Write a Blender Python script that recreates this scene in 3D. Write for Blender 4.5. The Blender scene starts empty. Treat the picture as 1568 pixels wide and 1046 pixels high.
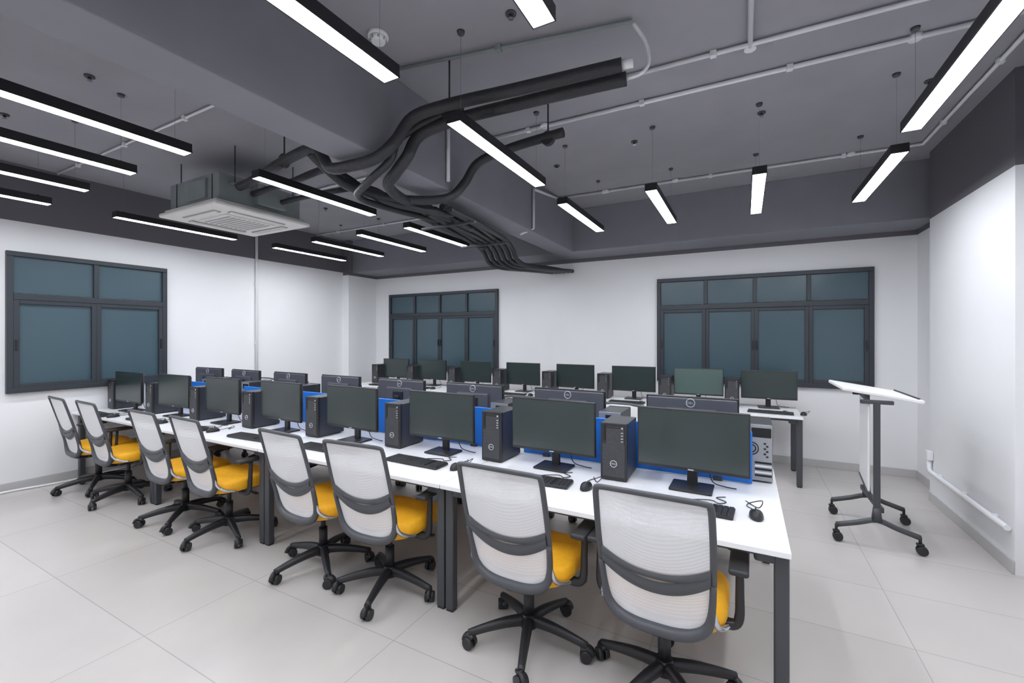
import bpy, bmesh, math, random
from mathutils import Vector, Matrix
random.seed(4)
S=bpy.context.scene
S.view_settings.view_transform='Standard'
S.view_settings.exposure=0.0

# ------------------------------------------------------------ materials
MATS={}
def mat(name,col,rough=0.5,metal=0.0,emit=None,estr=0,noise=0.0,nscale=8,bump=0.0,bscale=60,coat=0,alpha=None,spec=None):
    m=bpy.data.materials.new(name); m.use_nodes=True
    nt=m.node_tree; b=nt.nodes['Principled BSDF']
    b.inputs['Base Color'].default_value=(*col,1)
    b.inputs['Roughness'].default_value=rough
    b.inputs['Metallic'].default_value=metal
    if coat: b.inputs['Coat Weight'].default_value=coat
    if spec is not None: b.inputs['Specular IOR Level'].default_value=spec
    if alpha is not None: b.inputs['Alpha'].default_value=alpha
    if emit:
        b.inputs['Emission Color'].default_value=(*emit,1); b.inputs['Emission Strength'].default_value=estr
    geo=nt.nodes.new('ShaderNodeNewGeometry')
    if noise>0:
        n=nt.nodes.new('ShaderNodeTexNoise'); n.inputs['Scale'].default_value=nscale; n.inputs['Detail'].default_value=4
        nt.links.new(geo.outputs['Position'],n.inputs['Vector'])
        r=nt.nodes.new('ShaderNodeValToRGB')
        r.color_ramp.elements[0].position=0.3; r.color_ramp.elements[1].position=0.7
        r.color_ramp.elements[0].color=(*[c*(1-noise) for c in col],1)
        r.color_ramp.elements[1].color=(*[min(1,c*(1+noise)) for c in col],1)
        nt.links.new(n.outputs['Fac'],r.inputs['Fac']); nt.links.new(r.outputs['Color'],b.inputs['Base Color'])
    if bump>0:
        n=nt.nodes.new('ShaderNodeTexNoise'); n.inputs['Scale'].default_value=bscale
        nt.links.new(geo.outputs['Position'],n.inputs['Vector'])
        bp=nt.nodes.new('ShaderNodeBump'); bp.inputs['Strength'].default_value=bump; bp.inputs['Distance'].default_value=0.01
        nt.links.new(n.outputs['Fac'],bp.inputs['Height']); nt.links.new(bp.outputs['Normal'],b.inputs['Normal'])
    MATS[name]=m; return m

DARKP=(0.145,0.140,0.158)
mat('ceiling_paint',(0.33,0.323,0.355),0.85,noise=0.04,nscale=2.5)
mat('beam_paint',(0.25,0.252,0.285),0.8,noise=0.04,nscale=3)
mat('desk_white',(0.83,0.83,0.85),0.35)
mat('leg_grey',(0.070,0.073,0.082),0.42,0.3)
mat('black_plastic',(0.018,0.018,0.021),0.42)
mat('soft_black',(0.03,0.031,0.035),0.6)
mat('frame_dark',(0.07,0.073,0.082),0.45)
mat('wire_grey',(0.20,0.20,0.22),0.5)
mat('chrome',(0.65,0.66,0.70),0.2,0.9)
mat('yellow_fabric',(0.90,0.44,0.010),0.7,noise=0.05,nscale=40,bump=0.2,bscale=400)
mat('screen',(0.019,0.032,0.031),0.22,spec=0.8)
mat('screen_reflection',(0.075,0.115,0.108),0.35,spec=0.6)  # reflection on one back-row monitor, painted in as a lighter greenish screen colour
mat('monitor_back',(0.085,0.088,0.105),0.5)
mat('monitor_shell',(0.02,0.02,0.023),0.4)
mat('logo_silver',(0.62,0.64,0.68),0.4,0.3)
mat('blue_panel',(0.008,0.17,0.66),0.5)
mat('tower_side',(0.06,0.062,0.07),0.38,0.4)
mat('tower_rear',(0.36,0.37,0.39),0.4,0.4)
mat('slot_black',(0.006,0.006,0.007),0.6)
mat('key_black',(0.03,0.03,0.033),0.5)
mat('window_frame',(0.036,0.043,0.053),0.45,0.2)
mat('ac_white',(0.78,0.76,0.73),0.45)
mat('ac_slot',(0.34,0.34,0.34),0.5)
mat('ac_metal',(0.25,0.285,0.285),0.5,0.15,noise=0.1,nscale=5)
mat('insulation',(0.026,0.026,0.031),0.5,bump=0.5,bscale=30)
mat('conduit_grey',(0.78,0.78,0.81),0.5)
mat('conduit_white',(0.78,0.78,0.80),0.5)
mat('baseboard',(0.50,0.49,0.49),0.4)
mat('lamp_housing',(0.012,0.012,0.015),0.45)
mat('diffuser',(0.9,0.9,0.95),0.5,emit=(0.92,0.95,1.0),estr=46)
mat('white_panel',(0.84,0.84,0.86),0.35)

def wallmat(name,zth):
    m=bpy.data.materials.new(name); m.use_nodes=True; nt=m.node_tree; b=nt.nodes['Principled BSDF']
    g=nt.nodes.new('ShaderNodeNewGeometry'); s=nt.nodes.new('ShaderNodeSeparateXYZ')
    nt.links.new(g.outputs['Position'],s.inputs[0])
    gt=nt.nodes.new('ShaderNodeMath'); gt.operation='GREATER_THAN'; gt.inputs[1].default_value=zth
    nt.links.new(s.outputs['Z'],gt.inputs[0])
    n=nt.nodes.new('ShaderNodeTexNoise'); n.inputs['Scale'].default_value=1.5
    nt.links.new(g.outputs['Position'],n.inputs['Vector'])
    r=nt.nodes.new('ShaderNodeValToRGB')
    r.color_ramp.elements[0].color=(0.78,0.78,0.795,1); r.color_ramp.elements[1].color=(0.83,0.83,0.845,1)
    nt.links.new(n.outputs['Fac'],r.inputs['Fac'])
    mx=nt.nodes.new('ShaderNodeMix'); mx.data_type='RGBA'
    nt.links.new(gt.outputs[0],mx.inputs[0]); nt.links.new(r.outputs['Color'],mx.inputs[6]); mx.inputs[7].default_value=(*DARKP,1)
    nt.links.new(mx.outputs[2],b.inputs['Base Color']); b.inputs['Roughness'].default_value=0.7
    MATS[name]=m
wallmat('wall_paint',2.745); wallmat('wall_paint_left',2.80)
def floormat():
    m=bpy.data.materials.new('floor_tile'); m.use_nodes=True; nt=m.node_tree; b=nt.nodes['Principled BSDF']
    g=nt.nodes.new('ShaderNodeNewGeometry'); mp=nt.nodes.new('ShaderNodeMapping')
    mp.inputs['Location'].default_value=(12.43,6.06,0)
    nt.links.new(g.outputs['Position'],mp.inputs['Vector'])
    br=nt.nodes.new('ShaderNodeTexBrick'); br.offset=0.0; br.squash=1.0
    br.inputs['Scale'].default_value=1.0; br.inputs['Brick Width'].default_value=1.2; br.inputs['Row Height'].default_value=0.6
    br.inputs['Mortar Size'].default_value=0.0028; br.inputs['Mortar Smooth'].default_value=0.2
    br.inputs['Color1'].default_value=(0.520,0.492,0.468,1); br.inputs['Color2'].default_value=(0.55,0.520,0.497,1)
    br.inputs['Mortar'].default_value=(0.39,0.37,0.355,1)
    nt.links.new(mp.outputs[0],br.inputs['Vector'])
    n=nt.nodes.new('ShaderNodeTexNoise'); n.inputs['Scale'].default_value=2.2; n.inputs['Detail'].default_value=6
    nt.links.new(g.outputs['Position'],n.inputs['Vector'])
    r=nt.nodes.new('ShaderNodeValToRGB'); r.color_ramp.elements[0].color=(0.93,0.93,0.93,1); r.color_ramp.elements[1].color=(1.06,1.06,1.06,1)
    nt.links.new(n.outputs['Fac'],r.inputs['Fac'])
    mx=nt.nodes.new('ShaderNodeMix'); mx.data_type='RGBA'; mx.blend_type='MULTIPLY'; mx.inputs[0].default_value=1
    nt.links.new(br.outputs['Color'],mx.inputs[6]); nt.links.new(r.outputs['Color'],mx.inputs[7])
    nt.links.new(mx.outputs[2],b.inputs['Base Color']); b.inputs['Roughness'].default_value=0.25
    MATS['floor_tile']=m
floormat()
def glassmat():
    m=bpy.data.materials.new('night_glass'); m.use_nodes=True; nt=m.node_tree; b=nt.nodes['Principled BSDF']
    g=nt.nodes.new('ShaderNodeNewGeometry')
    n=nt.nodes.new('ShaderNodeTexNoise'); n.inputs['Scale'].default_value=0.9
    nt.links.new(g.outputs['Position'],n.inputs['Vector'])
    r=nt.nodes.new('ShaderNodeValToRGB'); r.color_ramp.elements[0].color=(0.042,0.080,0.105,1); r.color_ramp.elements[1].color=(0.066,0.112,0.138,1)
    nt.links.new(n.outputs['Fac'],r.inputs['Fac']); nt.links.new(r.outputs['Color'],b.inputs['Base Color'])
    b.inputs['Roughness'].default_value=0.27
    MATS['night_glass']=m
glassmat()
def perfmat():
    m=bpy.data.materials.new('perforated_front'); m.use_nodes=True; nt=m.node_tree; b=nt.nodes['Principled BSDF']
    t=nt.nodes.new('ShaderNodeTexCoord'); v=nt.nodes.new('ShaderNodeTexVoronoi'); v.inputs['Scale'].default_value=110; v.inputs['Randomness'].default_value=0.15
    nt.links.new(t.outputs['Object'],v.inputs['Vector'])
    r=nt.nodes.new('ShaderNodeValToRGB'); r.color_ramp.elements[0].position=0.35; r.color_ramp.elements[1].position=0.5
    r.color_ramp.elements[0].color=(0.002,0.002,0.002,1); r.color_ramp.elements[1].color=(0.05,0.05,0.055,1)
    nt.links.new(v.outputs['Distance'],r.inputs['Fac']); nt.links.new(r.outputs['Color'],b.inputs['Base Color']); b.inputs['Roughness'].default_value=0.5
    MATS['perforated_front']=m
perfmat()
def meshmat():
    m=bpy.data.materials.new('back_mesh_fabric'); m.use_nodes=True; nt=m.node_tree; b=nt.nodes['Principled BSDF']
    b.inputs['Base Color'].default_value=(0.82,0.82,0.84,1); b.inputs['Roughness'].default_value=0.8
    tr=nt.nodes.new('ShaderNodeBsdfTransparent'); mx=nt.nodes.new('ShaderNodeMixShader')
    t=nt.nodes.new('ShaderNodeTexCoord'); v=nt.nodes.new('ShaderNodeTexVoronoi'); v.inputs['Scale'].default_value=260; v.inputs['Randomness'].default_value=0.1
    nt.links.new(t.outputs['Object'],v.inputs['Vector'])
    mr=nt.nodes.new('ShaderNodeMapRange'); mr.inputs[1].default_value=0.2; mr.inputs[2].default_value=0.45; mr.inputs[3].default_value=0.66; mr.inputs[4].default_value=0.96
    nt.links.new(v.outputs['Distance'],mr.inputs[0]); nt.links.new(mr.outputs[0],mx.inputs[0])
    nt.links.new(tr.outputs[0],mx.inputs[1]); nt.links.new(b.outputs[0],mx.inputs[2])
    nt.links.new(mx.outputs[0],nt.nodes['Material Output'].inputs[0])
    MATS['back_mesh_fabric']=m
meshmat()

# ------------------------------------------------------------ mesh builder
class MB:
    def __init__(s): s.bm=bmesh.new(); s.slots=[]
    def mi(s,n):
        if n not in s.slots: s.slots.append(n)
        return s.slots.index(n)
    def box(s,c,d,m,bev=0.0,seg=2,M=None,smooth=False):
        t=bmesh.new(); bmesh.ops.create_cube(t,size=1)
        for v in t.verts: v.co=Vector((v.co.x*d[0],v.co.y*d[1],v.co.z*d[2]))
        if bev>0: bmesh.ops.bevel(t,geom=t.edges[:],offset=bev,segments=seg,profile=0.5,affect='EDGES')
        X=Matrix.Translation(c)
        if M is not None: X=X@M
        s.add(t,X,m,smooth)
    def add(s,t,X,m,smooth=False):
        i=s.mi(m); mp={}
        for v in t.verts: mp[v]=s.bm.verts.new(X@v.co)
        for f in t.faces:
            try:
                nf=s.bm.faces.new([mp[v] for v in f.verts]); nf.material_index=i; nf.smooth=smooth
            except ValueError: pass
        t.free()
    def tube(s,pts,r,m,seg=8,sm=0,closed=False,flat=None,up=None,caps=True):
        P=[Vector(p) for p in pts]
        if sm:
            Q=[];n=len(P);rng=n if closed else n-1
            for i in range(rng):
                p0=P[(i-1)%n] if (closed or i>0) else P[0]
                p1=P[i];p2=P[(i+1)%n]
                p3=P[(i+2)%n] if (closed or i+2<n) else P[-1]
                for k in range(sm):
                    t=k/sm
                    Q.append(0.5*((2*p1)+(p2-p0)*t+(2*p0-5*p1+4*p2-p3)*t*t+(3*p1-3*p2+p3-p0)*t**3))
            if not closed: Q.append(P[-1])
            if isinstance(r,(list,tuple)):
                rr=[]
                for i in range(len(Q)):
                    x=i/sm; a=int(min(x,len(r)-1)); b=min(a+1,len(r)-1); rr.append(r[a]+(r[b]-r[a])*(x-a))
                r=rr
            P=Q
        n=len(P); i_=s.mi(m)
        rings=[];N=None
        for i,p in enumerate(P):
            if closed: T=(P[(i+1)%n]-P[(i-1)%n])
            else: T=(P[min(i+1,n-1)]-P[max(i-1,0)])
            T.normalize()
            if up is not None:
                N=Vector(up); 
            elif N is None:
                N=Vector((0,0,1)) if abs(T.z)<0.9 else Vector((1,0,0))
            N=(N-T*N.dot(T)); 
            if N.length<1e-5: N=T.orthogonal()
            N.normalize(); B=T.cross(N)
            ri=r[i] if isinstance(r,(list,tuple)) else r
            ra,rb=(ri,ri) if flat is None else (ri,ri*flat)
            rings.append([s.bm.verts.new(p+N*(math.cos(2*math.pi*k/seg+math.pi/seg)*ra)+B*(math.sin(2*math.pi*k/seg+math.pi/seg)*rb)) for k in range(seg)])
        rng=n if closed else n-1
        for i in range(rng):
            a=rings[i];b=rings[(i+1)%n]
            for k in range(seg):
                f=s.bm.faces.new([a[k],a[(k+1)%seg],b[(k+1)%seg],b[k]]); f.material_index=i_; f.smooth=seg>4
        if not closed and caps:
            f=s.bm.faces.new(rings[0][::-1]); f.material_index=i_
            f=s.bm.faces.new(rings[-1]); f.material_index=i_
    def cyl(s,a,b,r,m,seg=16,r2=None):
        s.tube([a,b],[r,r if r2 is None else r2],m,seg=seg)
    def grid(s,fn,nu,nv,m,smooth=True):
        i_=s.mi(m); V=[[s.bm.verts.new(fn(u/nu,v/nv)) for u in range(nu+1)] for v in range(nv+1)]
        for v in range(nv):
            for u in range(nu):
                f=s.bm.faces.new([V[v][u],V[v][u+1],V[v+1][u+1],V[v+1][u]]); f.material_index=i_; f.smooth=smooth
    def mesh(s,name):
        bmesh.ops.recalc_face_normals(s.bm,faces=s.bm.faces[:])
        me=bpy.data.meshes.new(name); s.bm.to_mesh(me); s.bm.free()
        for n in s.slots: me.materials.append(MATS[n])
        return me
    def obj(s,name,loc=(0,0,0),rz=0):
        return place(s.mesh(name),name,loc,rz)
def place(me,name,loc=(0,0,0),rz=0):
    o=bpy.data.objects.new(name,me); o.location=loc; o.rotation_euler=(0,0,math.radians(rz))
    S.collection.objects.link(o); return o

# ------------------------------------------------------------ room shell
XL,XR,YB,YF,ZC=-6.70,1.72,6.5,-2.4,3.4
def boxobj(name,x0,x1,y0,y1,z0,z1,m,bev=0):
    b=MB(); c=((x0+x1)/2,(y0+y1)/2,(z0+z1)/2)
    b.box((0,0,0),(x1-x0,y1-y0,z1-z0),m,bev); return b.obj(name,c)
boxobj('floor',XL-.15,XR+.15,YF-.15,YB+.15,-.12,0,'floor_tile')
boxobj('ceiling',XL-.15,XR+.15,YF-.15,YB+.15,ZC,ZC+.12,'ceiling_paint')
boxobj('wall_left',XL-.15,XL,YF-.15,YB+.15,0,ZC,'wall_paint_left')
boxobj('wall_right',XR,XR+.15,YF-.15,YB+.15,0,ZC,'wall_paint')
boxobj('wall_back',XL,XR,YB,YB+.15,0,ZC,'wall_paint')
boxobj('wall_front',XL,XR,YF-.15,YF,0,ZC,'wall_paint')
boxobj('wall_column_right',1.6,XR,4.17,5.7,0,ZC,'wall_paint')
boxobj('wall_column_left',XL,-6.55,5.80,YB,0,ZC,'wall_paint')
boxobj('beam_main',-2.45,-2.15,YF,5.9,2.8,ZC,'beam_paint',.006)
boxobj('beam_back',XL,XR,5.9,YB,2.8,ZC,'beam_paint',.006)
boxobj('baseboard_left',XL,XL+.012,YF,5.80,0,.09,'baseboard',.003)
boxobj('baseboard_back',-6.55,XR,YB-.012,YB,0,.09,'baseboard',.003)
b=MB()
b.box((XR-.006,(YF+4.17)/2,.045),(.012,4.17-YF,.09),'baseboard',.003)
b.box((1.594,(4.17+5.7)/2,.045),(.012,1.53,.09),'baseboard',.003)
b.box((XR-.006,6.1,.045),(.012,.78,.09),'baseboard',.003)
b.obj('baseboard_right')
b=MB()
b.tube([(1.575,4.2,.30),(1.575,5.4,.30),(1.575,5.6,.30),(1.575,5.63,.33),(1.575,5.63,.42)],.02,'conduit_white',10)
for y in (4.4,4.9,5.4): b.box((1.585,y,.30),(.03,.03,.055),'conduit_white',.004)
b.box((1.575,5.63,.45),(.045,.07,.09),'conduit_white',.006)
b.tube([(1.70,-2,.30),(1.70,4.1,.30)],.02,'conduit_white',10)
b.obj('wall_conduit_low')

# ------------------------------------------------------------ windows
def window(name,w,h,n,tz,loc,rz):
    b=MB(); F='window_frame'; d=.05
    def bar(x0,x1,z0,z1,y0=-d,y1=0,m=F,bv=.004): b.box(((x0+x1)/2,(y0+y1)/2,(z0+z1)/2),(x1-x0,y1-y0,z1-z0),m,bv)
    bar(0,w,0,.055); bar(0,w,h-.05,h); bar(0,.05,0.055,h-.05); bar(w-.05,w,.055,h-.05)
    bar(.05,w-.05,tz-.03,tz+.035,-d-.004)
    pw=(w-.1)/n
    for i in range(n):
        x0=.05+i*pw; x1=x0+pw
        if i: bar(x0-.022,x0+.022,tz+.035,h-.05,-d+.004)
        b.box(((x0+x1)/2,-.012,(tz+h)/2),(pw,.006,h-tz-.08),'night_glass')
        yo=-.042 if (i in (0,n-1)) else -.034
        s=.042
        z0,z1=.055,tz-.03
        for (a,c,e,f) in ((x0,x0+s,z0,z1),(x1-s,x1,z0,z1),(x0+s,x1-s,z0,z0+s),(x0+s,x1-s,z1-s,z1)):
            bar(a,c,e,f,yo-.006,-.006,bv=.003)
        b.box(((x0+x1)/2,-.016,(z0+z1)/2),(pw-2*s+.004,.006,z1-z0-2*s+.004),'night_glass')
    zz=tz*.5
    hx=[.05+.02,w-.07]
    if n==4: hx+=[w/2-.022,w/2+.022]
    for x in hx: b.box((x,-.056,zz),(.014,.018,.12),'black_plastic',.005)
    return b.obj(name,loc,rz)
window('window_1',2.43,1.44,4,1.03,(-1.10,YB-.001,.97),0)
window('window_2',2.46,1.44,4,1.03,(-6.17,YB-.001,.97),0)
window('window_3',1.41,1.47,2,1.00,(XL+.001,1.52,1.01),90)

# ------------------------------------------------------------ pendant lights
def pendant():
    b=MB(); L=1.22; W=.10; H=.062
    b.box((0,0,H/2+.004),(W,L,H-.008),'lamp_housing',.004)
    for sx in (-1,1): b.box((sx*(W/2-.0025),0,.006),(.005,L,.012),'lamp_housing')
    for sy in (-1,1): b.box((0,sy*(L/2-.0025),.006),(W,.005,.012),'lamp_housing')
    b.box((0,0,.004),(W-.012,L-.012,.006),'diffuser')
    for sy in (-.53,.53):
        b.cyl((0,sy,H),(0,sy,ZC-2.83),.0009,'wire_grey',6)
        b.cyl((0,sy,H),(0,sy,H+.015),.006,'soft_black',8)
        b.cyl((0,sy,ZC-2.83-.018),(0,sy,ZC-2.83),.020,'frame_dark',16,.024)
    return b.mesh('linear_pendant_light')
pm=pendant()
R1=[-5.75,-4.93,-4.1,-3.33,-1.5,-.7,.1,.9]
for x in R1: place(pm,'linear_pendant_light',(x,.98,2.83))
for x in (-5.75,-3.35,-1.48): place(pm,'linear_pendant_light',(x,2.67,2.83))
place(pm,'linear_pendant_light',(.88,2.83,2.83))
for x in (-5.77,-4.95,-4.13,-3.38,-1.5,-.7,.1,.92): place(pm,'linear_pendant_light',(x,4.42,2.83))
for x in R1[::2]: place(pm,'linear_pendant_light',(x,-1.0,2.83))

# ------------------------------------------------------------ ceiling cassette AC
AZ=2.80
b=MB()
b.box((0,0,.02),(1.02,.98,.04),'ac_white',.014,3)
b.box((0,0,.055),(.92,.92,.03),'ac_white',.008)
b.box((0,0,.20),(.86,.84,.26),'ac_metal',.006)
b.box((0,0,-.006),(.50,.50,.014),'ac_white',.006)
for i in range(9): b.box((0,-.2+.05*i,-.014),(.44,.02,.006),'ac_slot',.001)
for a in range(4):
    M=Matrix.Rotation(a*math.pi/2,4,'Z')
    t=bmesh.new(); bmesh.ops.create_cube(t,size=1)
    for v in t.verts: v.co=Vector((v.co.x*.56,v.co.y*.075,v.co.z*.01))
    bmesh.ops.bevel(t,geom=t.edges[:],offset=.004,segments=1,affect='EDGES')
    b.add(t,M@Matrix.Translation((0,.35,-.002)),'ac_slot')
    t=bmesh.new(); bmesh.ops.create_cube(t,size=1)
    for v in t.verts: v.co=Vector((v.co.x*.54,v.co.y*.045,v.co.z*.01))
    b.add(t,M@Matrix.Translation((0,.345,-.008))@Matrix.Rotation(.25,4,'X'),'ac_white')
for sx in (-.46,.46):
    for sy in (-.3,.3):
        b.box((sx,sy,.24),(.08,.05,.012),'ac_metal')
        b.cyl((sx+(.02 if sx>0 else -.02),sy,.22),(sx+(.02 if sx>0 else -.02),sy,ZC-AZ),.005,'soft_black',8)
b.box((.47,.05,.2),(.10,.30,.2),'ac_metal',.006)
b.box((.1,-.43,.2),(.30,.03,.18),'ac_metal',.004)
for x in (-.30,.33): b.box((x,-.423,.2),(.006,.006,.24),'soft_black')
b.obj('ceiling_air_conditioner',(-4.73,2.72,AZ))

# ------------------------------------------------------------ AC pipes
b=MB(); I='insulation'
b.tube([(-.60,2.42,3.10),(-1.2,2.33,3.08),(-1.65,2.25,3.06),(-1.88,2.18,3.0),(-1.98,2.12,2.84),(-2.10,2.08,2.75),(-2.3,2.06,2.73),(-2.5,2.06,2.75),(-2.6,2.07,2.86),(-2.75,2.1,2.95),(-3.3,2.22,2.98),(-3.9,2.38,3.0),(-4.18,2.42,3.0)],.038,I,12,6)
b.tube([(-.60,2.53,3.08),(-1.2,2.45,3.06),(-1.68,2.38,3.03),(-1.92,2.30,2.95),(-2.0,2.26,2.80),(-2.12,2.28,2.72),(-2.3,2.4,2.70),(-2.42,2.7,2.70),(-2.42,3.1,2.70),(-2.5,3.8,2.72)],.040,I,12,6)
b.tube([(-1.62,2.36,3.09),(-1.78,2.33,3.06),(-2.02,2.22,2.92),(-2.08,2.18,2.76),(-2.3,2.20,2.66),(-2.6,2.4,2.66),(-2.62,2.8,2.67),(-2.55,3.3,2.69)],.026,I,10,6)
b.tube([(-1.18,3.02,3.10),(-1.6,3.03,3.08),(-1.92,3.03,3.02),(-2.04,3.0,2.86),(-2.14,2.93,2.74),(-2.35,2.80,2.71),(-2.6,2.6,2.73),(-2.74,2.4,2.78),(-2.76,2.22,2.86),(-2.78,2.12,2.93)],.036,I,12,6)
b.tube([(-4.18,2.55,2.97),(-3.6,2.52,2.97),(-3.0,2.42,2.95),(-2.78,2.45,2.85),(-2.62,2.6,2.72),(-2.4,2.85,2.66),(-2.3,3.2,2.69)],.030,I,12,6)
b.tube([(-4.18,2.85,2.97),(-3.6,2.85,2.97),(-3.0,2.85,2.93),(-2.75,2.95,2.80),(-2.6,3.2,2.72),(-2.62,3.8,2.72)],.026,I,12,6)
for k in range(6):
    o=(k-2.5)*.085; dz=.02*math.sin(k*2.1)
    b.tube([(-2.42+o*.9,3.05,2.70+dz),(-2.50+o,3.6,2.71+dz),(-2.62+o,4.2,2.72),(-2.74+o,4.65,2.73),(-2.79+o,4.88,2.68),(-2.80+o,5.02,2.58),(-2.74+o,5.25,2.54+dz),(-2.62+o*.9,5.8,2.57+dz),(-2.55+o*.8,6.49,2.62)],.029,I,12,6)
for (x,y,z) in ((-1.68,2.3,3.04),(-1.3,3.02,3.08),(-3.2,2.2,2.98),(-2.62,3.3,2.74),(-2.85,4.6,2.72)):
    b.cyl((x,y,z),(x,y,ZC),.006,'soft_black',8)
    b.cyl((x,y-.02,z),(x,y+.02,z),.052,'soft_black',14)
b.box((-2.50,3.4,2.655),(.62,.04,.02),'leg_grey',.002)
b.box((-2.72,4.4,2.675),(.62,.04,.02),'leg_grey',.002)
b.cyl((-.60,2.42,3.10),(-.54,2.43,3.10),.026,'conduit_white',12)
b.tube([(-.60,2.53,3.08),(-.52,2.55,3.10),(-.48,2.56,3.16),(-.50,2.56,3.28),(-.56,2.52,3.38)],.011,'conduit_grey',8,4)
b.obj('insulated_pipe_bundle')

# ------------------------------------------------------------ conduits on ceiling / beams
b=MB(); C='conduit_grey'; zc=ZC-.020
def run(pts,r=.0155):
    b.tube(pts,r,C,8)
    for p,q in zip(pts,pts[1:]):
        p=Vector(p);q=Vector(q);L=(q-p).length
        n=int(L/.9)
        for i in range(n):
            c=p.lerp(q,(i+.5)/n); b.box(c,(.038,.038,.038),C,.004)
run([(-2.13,3.4,zc),(1.70,3.44,zc)])
run([(-.8,3.02,zc),(1.70,3.08,zc)],.014)
run([(.03,3.06,zc),(.03,-2,zc)])
run([(-2.13,5.28,zc),(1.46,5.36,zc),(1.46,-2,zc)])
run([(-2.13,2.9,zc),(-2.13,2.9,2.86)]); run([(-2.13,4.53,zc-.1),(-2.13,4.53,2.83),(-2.3,4.53,2.785)])
run([(-2.13,4.53,zc-.1),(-2.13,5.28,zc)])
run([(-2.47,3.55,zc),(XL+.05,3.62,zc)],.012)
run([(-2.47,5.2,zc),(XL+.05,5.2,zc)],.012)
run([(-2.47,1.9,zc),(XL+.05,1.9,zc)],.010)
C='ac_metal'; run([(-.56,2.5,zc),(-2.13,2.2,zc)],.011)
C='conduit_grey'
for (x,y) in ((.9,3.44),(.03,3.08),(-1.5,3.4),(.92,5.34),(.1,5.33),(-.7,5.31),(-1.5,5.3)):
    b.cyl((x,y,ZC-.03),(x,y,ZC),.034,'conduit_grey',16)
b.obj('ceiling_conduit')
b=MB(); C='conduit_white'
b.tube([(XL+.02,4.13,.09),(XL+.02,4.13,2.75),(XL+.02,4.13,3.38)],.02,C,10)
for z in (.6,1.5,2.4): b.box((XL+.016,4.13,z),(.03,.055,.03),C,.004)
b.obj('wall_conduit_left')
b=MB(); b.tube([(XL+.05,.2,.012),(XL+.12,1.0,.012),(XL+.05,1.5,.012),(XL+.14,2.0,.012),(XL+.05,2.6,.012)],.012,'conduit_white',8,6); b.obj('floor_cable')
b=MB(); b.cyl((0,0,-.02),(0,0,0),.06,'white_panel',24); b.cyl((0,0,-.05),(0,0,-.02),.038,'white_panel',24,.05)
for k in range(8):
    a=k*math.pi/4; b.box((.045*math.cos(a),.045*math.sin(a),-.032),(.006,.006,.02),'ac_slot')
b.obj('smoke_detector',(-1.93,1.93,ZC))
b=MB(); b.cyl((0,0,-.010),(0,0,0),.030,'frame_dark',20); b.cyl((0,0,-.030),(0,0,-.010),.010,'frame_dark',12); b.cyl((0,0,-.034),(0,0,-.030),.015,'chrome',12)
sm=b.mesh('ceiling_sprinkler')
for (x,y) in ((-1.15,2.15),(.12,4.05),(-.9,4.1),(-1.75,4.3),(-3.05,2.8),(-4.0,1.3),(-5.3,1.2),(1.15,4.1),(-5.2,4.2),(1.2,2.2)):
    place(sm,'ceiling_sprinkler',(x,y,ZC))

# ------------------------------------------------------------ desks
X0=.165; PF=1.712; PR=1.69
def desk(double,depth,PW):
    b=MB(); w=PW-.006; T=.75; th=.025
    D=depth*2 if double else depth
    def top(y0,y1): b.box((0,(y0+y1)/2,T-th/2),(w,y1-y0-.003,th),'desk_white',.003)
    top(0,depth)
    if double: top(depth,2*depth)
    lw=.054
    ys=[.075,D-.075]
    for sx in (-1,1):
        x=sx*(w/2-lw/2-.002)
        for y in ys:
            b.box((x,y,(T-th)/2+.005),(lw,.05,T-th-.01),'leg_grey',.008,3)
            b.box((x,y,.006),(lw-.01,.04,.012),'black_plastic')
            b.box((x-sx*.06,y,T-th-.03),(.08,.05,.05),'leg_grey',.012)
        b.box((x,D/2,T-th-.02),(.04,D-.2,.04),'leg_grey',.003)
    for y in ys: b.box((0,y,T-th-.015),(w-.15,.04,.030),'leg_grey',.003)
    if double:
        b.box((0,depth,T-th-.09),(w-.25,.22,.012),'leg_grey')
        for s_ in (-.11,.11): b.box((0,depth+s_,T-th-.05),(w-.25,.004,.09),'leg_grey')
        b.box((0,depth+.02,T+.155),(1.46,.018,.30),'blue_panel',.006)
        for s_ in (-.55,0,.55): b.box((s_,depth+.02,T+.012),(.05,.04,.024),'leg_grey',.004)
    return b.mesh('computer_desk')
dm=desk(True,.82,PF); ds=desk(False,.80,PR)
for k in range(4):
    place(dm,'computer_desk',(X0-PF/2-k*PF,2.02,0))
    place(ds,'computer_desk',(.545-PR/2-k*PR,5.45,0))

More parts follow.
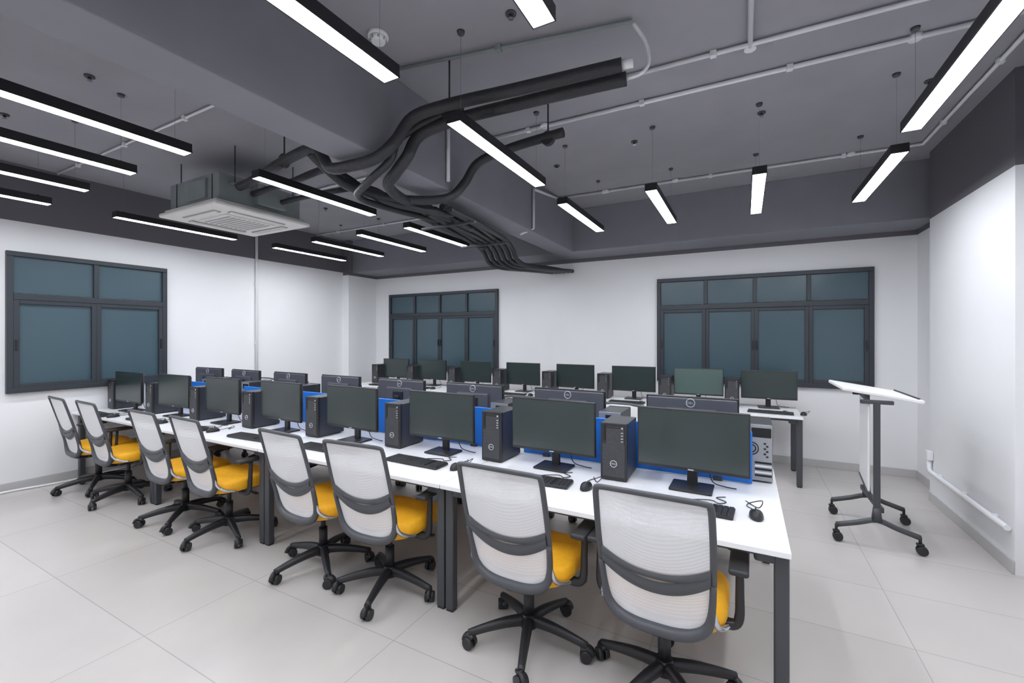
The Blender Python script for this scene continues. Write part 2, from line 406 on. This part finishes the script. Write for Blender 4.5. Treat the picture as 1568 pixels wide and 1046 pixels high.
# ------------------------------------------------------------ monitor
def textmesh(txt,size):
    cu=bpy.data.curves.new('t','FONT'); cu.body=txt; cu.size=size; cu.align_x='CENTER'; cu.align_y='CENTER'; cu.extrude=.0006
    o=bpy.data.objects.new('t',cu); S.collection.objects.link(o); bpy.context.view_layer.update()
    me=bpy.data.meshes.new_from_object(o); t=bmesh.new(); t.from_mesh(me)
    bpy.data.objects.remove(o); bpy.data.curves.remove(cu); bpy.data.meshes.remove(me); return t
def ringpts(c,r,n=28,axis='y'): return [(c[0]+r*math.cos(2*math.pi*i/n),c[1],c[2]+r*math.sin(2*math.pi*i/n)) for i in range(n)]
def monitor(scr='screen'):
    b=MB(); W,H=.578,.338; zc=.274
    b.box((0,0,zc),(W,.022,H),'monitor_shell',.004)
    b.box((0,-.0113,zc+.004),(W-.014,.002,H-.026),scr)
    b.box((0,-.0118,zc-H/2+.008),(.03,.002,.006),'logo_silver')
    b.box((0,.018,zc),(W-.02,.018,H-.02),'monitor_back',.008)
    b.box((0,.034,zc-.01),(W*.55,.03,H*.62),'monitor_back',.012)
    b.tube(ringpts((0,.029,zc+.128),.027),.0028,'logo_silver',6,closed=True)
    t=textmesh('DELL',.020)
    b.add(t,Matrix.Translation((0,.029,zc+.128))@Matrix.Rotation(math.pi,4,'Z')@Matrix.Rotation(math.pi/2,4,'X'),'logo_silver')
    b.box((0,.062,.15),(.055,.025,.29),'monitor_shell',.006)
    b.box((0,.05,zc),(.12,.02,.12),'monitor_shell',.005)
    b.box((0,.03,.007),(.22,.175,.014),'monitor_shell',.005)
    b.tube([(.06,.05,zc-.06),(.08,.09,.12),(.10,.11,.03),(.16,.13,.005),(.22,.12,.005)],.003,'black_plastic',6,5)
    return b.mesh('computer_monitor')
mm=monitor(); m_refl=monitor('screen_reflection'); TZ=.7515
MX=[-.262,-1.09,-1.945,-2.8,-3.64,-4.49,-5.33,-6.16]
MY=[2.60,2.60,2.56,2.51,2.47,2.44,2.41,2.34]
for x,y in zip(MX,MY): place(mm,'computer_monitor',(x,y,TZ),random.uniform(-2,2))
M2=[-.32,-1.19,-2.05,-2.87,-3.69,-4.5,-5.33,-6.12]
for x in M2: place(mm,'computer_monitor',(x,3.17,TZ),180+random.uniform(-2,2))
M3=[.25,-.52,-1.33,-2.16,-3.0,-3.86,-4.74,-5.56]
for x in M3: place(m_refl if x==-.52 else mm,'computer_monitor',(x,6.0,TZ),random.uniform(-3,3))

# ------------------------------------------------------------ tower
def tower():
    b=MB(); w,d,h=.155,.27,.335
    b.box((0,.01,h/2+.004),(w,d-.02,h-.006),'tower_side',.003)
    b.box((0,-d/2+.012,h/2+.004),(w+.002,.028,h),'black_plastic',.006,3)
    b.box((0,-d/2-.0025,h*.36),(w-.024,.004,h*.58),'perforated_front',.001)
    b.box((.008,-d/2-.0025,h*.80),(w-.05,.004,.10),'perforated_front',.001)
    b.box((-.052,-d/2-.003,h*.84),(.012,.004,.09),'slot_black')
    b.box((.0,-d/2-.004,h*.93),(.11,.003,.006),'slot_black')
    for i in range(4): b.box((.05,-d/2-.005,h*(.70+.05*i)),(.014,.003,.006),'chrome')
    b.cyl((.05,-d/2-.007,h*.93),(.05,-d/2-.001,h*.93),.006,'chrome',12)
    b.tube(ringpts((0,-d/2-.006,h*.30),.019),.002,'logo_silver',6,closed=True)
    t=textmesh('DELL',.013); b.add(t,Matrix.Translation((0,-d/2-.006,h*.30))@Matrix.Rotation(math.pi/2,4,'X'),'logo_silver')
    y=d/2
    b.box((0,y+.001,h/2+.004),(w-.004,.004,h-.012),'tower_rear',.001)
    b.box((-.02,y+.004,h*.86),(.10,.003,.055),'slot_black',.001)
    for i in range(5): b.box((-.03,y+.004,h*(.12+.055*i)),(.085,.003,.011),'chrome' if i%2 else 'slot_black')
    for i in range(6):
        b.box((-.05+.012*(i%2),y+.004,h*(.45+.045*i)),(.012,.003,.009),'slot_black')
    b.tube(ringpts((.03,y+.004,h*.58),.036,20),.003,'slot_black',6,closed=True)
    b.tube(ringpts((.03,y+.004,h*.58),.022,20),.003,'slot_black',6,closed=True)
    for sx in (-.05,.05):
        for sy in (-.1,.1): b.box((sx,sy,.003),(.02,.02,.006),'slot_black')
    return b.mesh('desktop_tower')
tm=tower()
for x,y in zip(MX,MY):
    if x>-6.1: place(tm,'desktop_tower',(x-.42,y+.085,TZ),random.uniform(-1.5,1.5))
place(tm,'desktop_tower',(-6.545,2.45,TZ),0)
for x in M2: place(tm,'desktop_tower',(x+.385,3.06,TZ),180)
for x in M3: place(tm,'desktop_tower',(x-.385,6.0,TZ),0)

# ------------------------------------------------------------ keyboard & mouse
def keyboard():
    b=MB(); b.box((0,0,.009),(.44,.13,.014),'black_plastic',.004)
    for r in range(6):
        for c in range(18):
            if c==14 and r<5: continue
            b.box((-.205+c*.0241,-.052+r*.0205,.018),(.0205,.017,.006),'key_black')
    b.tube([(0,.065,.008),(.02,.11,.005),(.10,.15,.004),(.14,.12,.004),(.17,.16,.004),(.12,.20,.004),(.16,.235,.004)],.0026,'black_plastic',6,6)
    return b.mesh('computer_keyboard')
def mouse():
    b=MB()
    def f(u,v):
        th=2*math.pi*u; ph=v*math.pi/2
        return Vector((.031*math.cos(th)*math.cos(ph)**.6,.056*math.sin(th)*math.cos(ph)**.6,.002+.034*math.sin(ph)*(1-.15*math.sin(th))))
    b.grid(f,20,8,'black_plastic')
    b.cyl((0,0,.0),(0,0,.003),.028,'black_plastic',16)
    b.box((0,.028,.033),(.006,.014,.006),'frame_dark',.002)
    b.tube([(0,.054,.010),(-.01,.09,.005),(-.03,.13,.004),(-.01,.18,.004),(.04,.15,.03),(.02,.12,.004),(-.03,.20,.004)],.0024,'black_plastic',6,6)
    return b.mesh('computer_mouse')
km=keyboard(); mo=mouse()
for x,y in zip(MX,MY):
    place(km,'computer_keyboard',(x+.0,y-.27,TZ),random.uniform(-4,4)); place(mo,'computer_mouse',(x+.31,y-.25,TZ),random.uniform(-12,5))
for x in M2:
    place(km,'computer_keyboard',(x,3.50,TZ),180); place(mo,'computer_mouse',(x-.31,3.48,TZ),180)
for x in M3:
    place(km,'computer_keyboard',(x,5.62,TZ),random.uniform(-4,4)); place(mo,'computer_mouse',(x+.31,5.62,TZ),random.uniform(-12,5))

# ------------------------------------------------------------ chair
def chair(phase):
    b=MB(); BK='black_plastic'
    for k in range(5):
        a=math.radians(phase+72*k); c,s_=math.cos(a),math.sin(a)
        b.tube([(0.02*c,.02*s_,.118),(.12*c,.12*s_,.113),(.23*c,.23*s_,.095),(.315*c,.315*s_,.076)],[.032,.028,.023,.019],BK,10,3,flat=.9)
        cx,cy=.31*c,.31*s_
        b.cyl((cx,cy,.055),(cx,cy,.088),.011,BK,10)
        a2=a+random.uniform(-1.2,1.2); tx,ty=-math.sin(a2),math.cos(a2)
        for q in (-1,1):
            b.cyl((cx+tx*q*.006,cy+ty*q*.006,.031),(cx+tx*q*.028,cy+ty*q*.028,.031),.031,BK,18,.028)
        b.tube([(cx+math.cos(a2)*.036,cy+math.sin(a2)*.036,.035),(cx+math.cos(a2)*.024,cy+math.sin(a2)*.024,.058),(cx,cy,.068),(cx-math.cos(a2)*.024,cy-math.sin(a2)*.024,.058)],.013,BK,8,3,flat=1.6)
    b.cyl((0,0,.085),(0,0,.15),.045,BK,20,.036)
    b.cyl((0,0,.15),(0,0,.27),.028,BK,18); b.cyl((0,0,.27),(0,0,.38),.016,'soft_black',14)
    b.box((0,.02,.375),(.16,.24,.045),BK,.012)
    b.tube([(.07,.06,.375),(.20,.06,.37),(.26,.06,.365)],.006,BK,8)
    b.box((.27,.06,.365),(.05,.03,.012),BK,.004)
    def loft(zs,m,w,d,cy,ex=3.4):
        def f(u,v):
            i=v*(len(zs)-1); a=int(min(i,len(zs)-2)); t=i-a
            z=zs[a][0]*(1-t)+zs[a+1][0]*t; s=zs[a][1]*(1-t)+zs[a+1][1]*t
            th=2*math.pi*u; c_,s_=math.cos(th),math.sin(th)
            x=math.copysign(abs(c_)**(2/ex),c_)*w*s; y=math.copysign(abs(s_)**(2/ex),s_)*d*s
            zz=z-.02*max(0,(y/d))**3 + .008*(x/w)**2
            return Vector((x,cy+y,zz))
        b.grid(f,44,len(zs)-1,m)
    loft([(.388,0.0),(.388,.75),(.396,.93),(.404,.97)],BK,.250,.245,.055)
    loft([(.404,.96),(.416,.99),(.440,1.0),(.466,.99),(.484,.95),(.494,.84),(.492,.5),(.488,.0)],'yellow_fabric',.262,.250,.055)
    half=[(0,.398,-.200),(.09,.401,-.197),(.155,.420,-.192),(.196,.46,-.190),(.211,.53,-.200),(.219,.65,-.230),(.222,.80,-.270),(.220,.93,-.305),(.217,.968,-.316),(.205,.984,-.322),(.11,.990,-.334),(0,.992,-.340)]
    pts=[(x,y,z) for x,z,y in half]
    loop=pts+[(-x,y,z) for x,y,z in pts[-2:0:-1]]
    b.tube(loop,.0135,'frame_dark',8,3,closed=True,flat=.8)
    low=[(-x,y,z) for x,y,z in pts[5:0:-1]]+pts[:6]
    b.tube([(x*1.005,y-.006,z) for x,y,z in low],[.012,.015,.020,.023,.024,.024,.024,.023,.020,.015,.012],'frame_dark',8,3)
    prof=half
    def interp(z,idx):
        for a,c in zip(prof,prof[1:]):
            if a[1]<=z<=c[1]:
                t=(z-a[1])/max(1e-6,c[1]-a[1]); return a[idx]*(1-t)+c[idx]*t
        return prof[-1][idx]
    def f(u,v):
        z=.404+(.986-.404)*v; w=interp(z,0); x=(u*2-1)*w
        y=interp(z,2)-.022*(1-(u*2-1)**2)*math.sin(math.pi*v)
        return Vector((x,y,z))
    b.grid(f,20,30,'back_mesh_fabric')
    def strip(z_side,z_mid,hh_s,hh_m,yo,p=2.2):
        def g(u,v):
            s=u*2-1; x=s*.212; zc=z_mid+(z_side-z_mid)*abs(s)**p; hh=hh_m+(hh_s-hh_m)*abs(s)**2
            z=zc+(v-.5)*hh
            y=interp(z,2)-.022*(1-s*s)*math.sin(math.pi*(z-.404)/.58)-yo-.010*math.sin(math.pi*v)
            return Vector((x,y,z))
        b.grid(g,24,4,'frame_dark')
    strip(.690,.640,.050,.030,.006)
    strip(.665,.588,.055,.060,.008,2.0)
    b.tube([(0,-.205,.395),(0,-.15,.368),(0,-.06,.362),(0,.02,.37)],[.024,.024,.022,.022],BK,10,3,flat=1.5)
    for q in (-1,1):
        b.tube([(q*.214,-.208,.545),(q*.222,-.190,.480),(q*.240,-.145,.440),(q*.262,-.08,.420)],[.010,.016,.017,.011],'chrome',8,4,flat=.7)
        b.tube([(q*.20,-.02,.392),(q*.275,-.01,.388),(q*.300,.0,.42),(q*.302,.005,.52),(q*.302,.01,.63)],[.018,.02,.02,.018,.016],BK,10,4,flat=.7)
        b.box((q*.300,.03,.645),(.075,.24,.026),'soft_black',.011,3)
    return b.mesh('office_chair')
for (x,y,r,ph) in ((-.32,2.07,-1,241),(-1.0,2.07,-1,289),(-1.99,2.09,3,290),(-2.60,2.08,-3,255),(-3.68,2.05,-3,270),(-4.32,2.04,-1,240),(-5.38,2.04,-2,285),(-6.02,2.03,-3,258)):
    place(chair(ph-r),'office_chair',(x,y,0),r)
ch2=chair(80)
for x in (-.30,-1.0,-1.98,-2.68,-3.72,-4.42,-5.42,-6.12):
    place(ch2,'office_chair',(x,3.60,0),180+random.uniform(-4,4))

# ------------------------------------------------------------ lectern (mobile stand)
b=MB(); G='leg_grey'
for yy,xo in ((-.31,-.03),(.31,.03)):
    b.box((xo,yy,.66),(.042,.035,.90),G,.010,3)
    b.tube([(xo-.25,yy,.125),(xo-.12,yy,.165),(xo,yy,.205),(xo+.12,yy,.165),(xo+.25,yy,.125)],.020,G,8,3,flat=.8)
    b.tube([(xo,yy,.20),(xo,yy,.30)],[.035,.024],G,8)
    for q in (-1,1):
        cx=xo+q*.25
        b.cyl((cx,yy,.07),(cx,yy,.13),.010,'black_plastic',10)
        for e in (-1,1): b.cyl((cx+.01,yy+e*.005,.035),(cx+.01,yy+e*.026,.035),.035,'black_plastic',18,.031)
        b.box((cx,yy,.075),(.045,.03,.02),'black_plastic',.006)
    b.box((xo,yy,1.10),(.20,.03,.03),G,.006)
b.box((.0,0,.28),(.035,.60,.04),G,.005)
M=Matrix.Rotation(-math.radians(5.5),4,'Z')
b.box((-.045,0,.75),(.014,.58,.68),'white_panel',.004,M=M)
for z in (.40,1.10): b.box((-.045,0,z),(.022,.60,.022),G,.004,M=M)
M=Matrix.Rotation(math.radians(9),4,'Y')
b.box((0,0,1.155),(.49,.66,.028),'white_panel',.008,M=M)
b.box((.23,0,1.124),(.02,.50,.03),G,.005,M=M)
b.box((.215,0,1.137),(.012,.60,.016),'soft_black',.003,M=M)
b.obj('mobile_lectern',(.915,4.54,0),0)

# ------------------------------------------------------------ world + camera
w=bpy.data.worlds.new('world'); S.world=w; w.use_nodes=True
w.node_tree.nodes['Background'].inputs[0].default_value=(.02,.025,.03,1)
cam=bpy.data.cameras.new('camera'); co=bpy.data.objects.new('camera',cam); S.collection.objects.link(co)
cam.sensor_width=36; cam.lens=36*670/1568; cam.shift_y=-8/1568; cam.clip_start=.02
co.location=(0,0,1.6); co.rotation_euler=(math.radians(90),0,math.radians(28))
S.camera=co
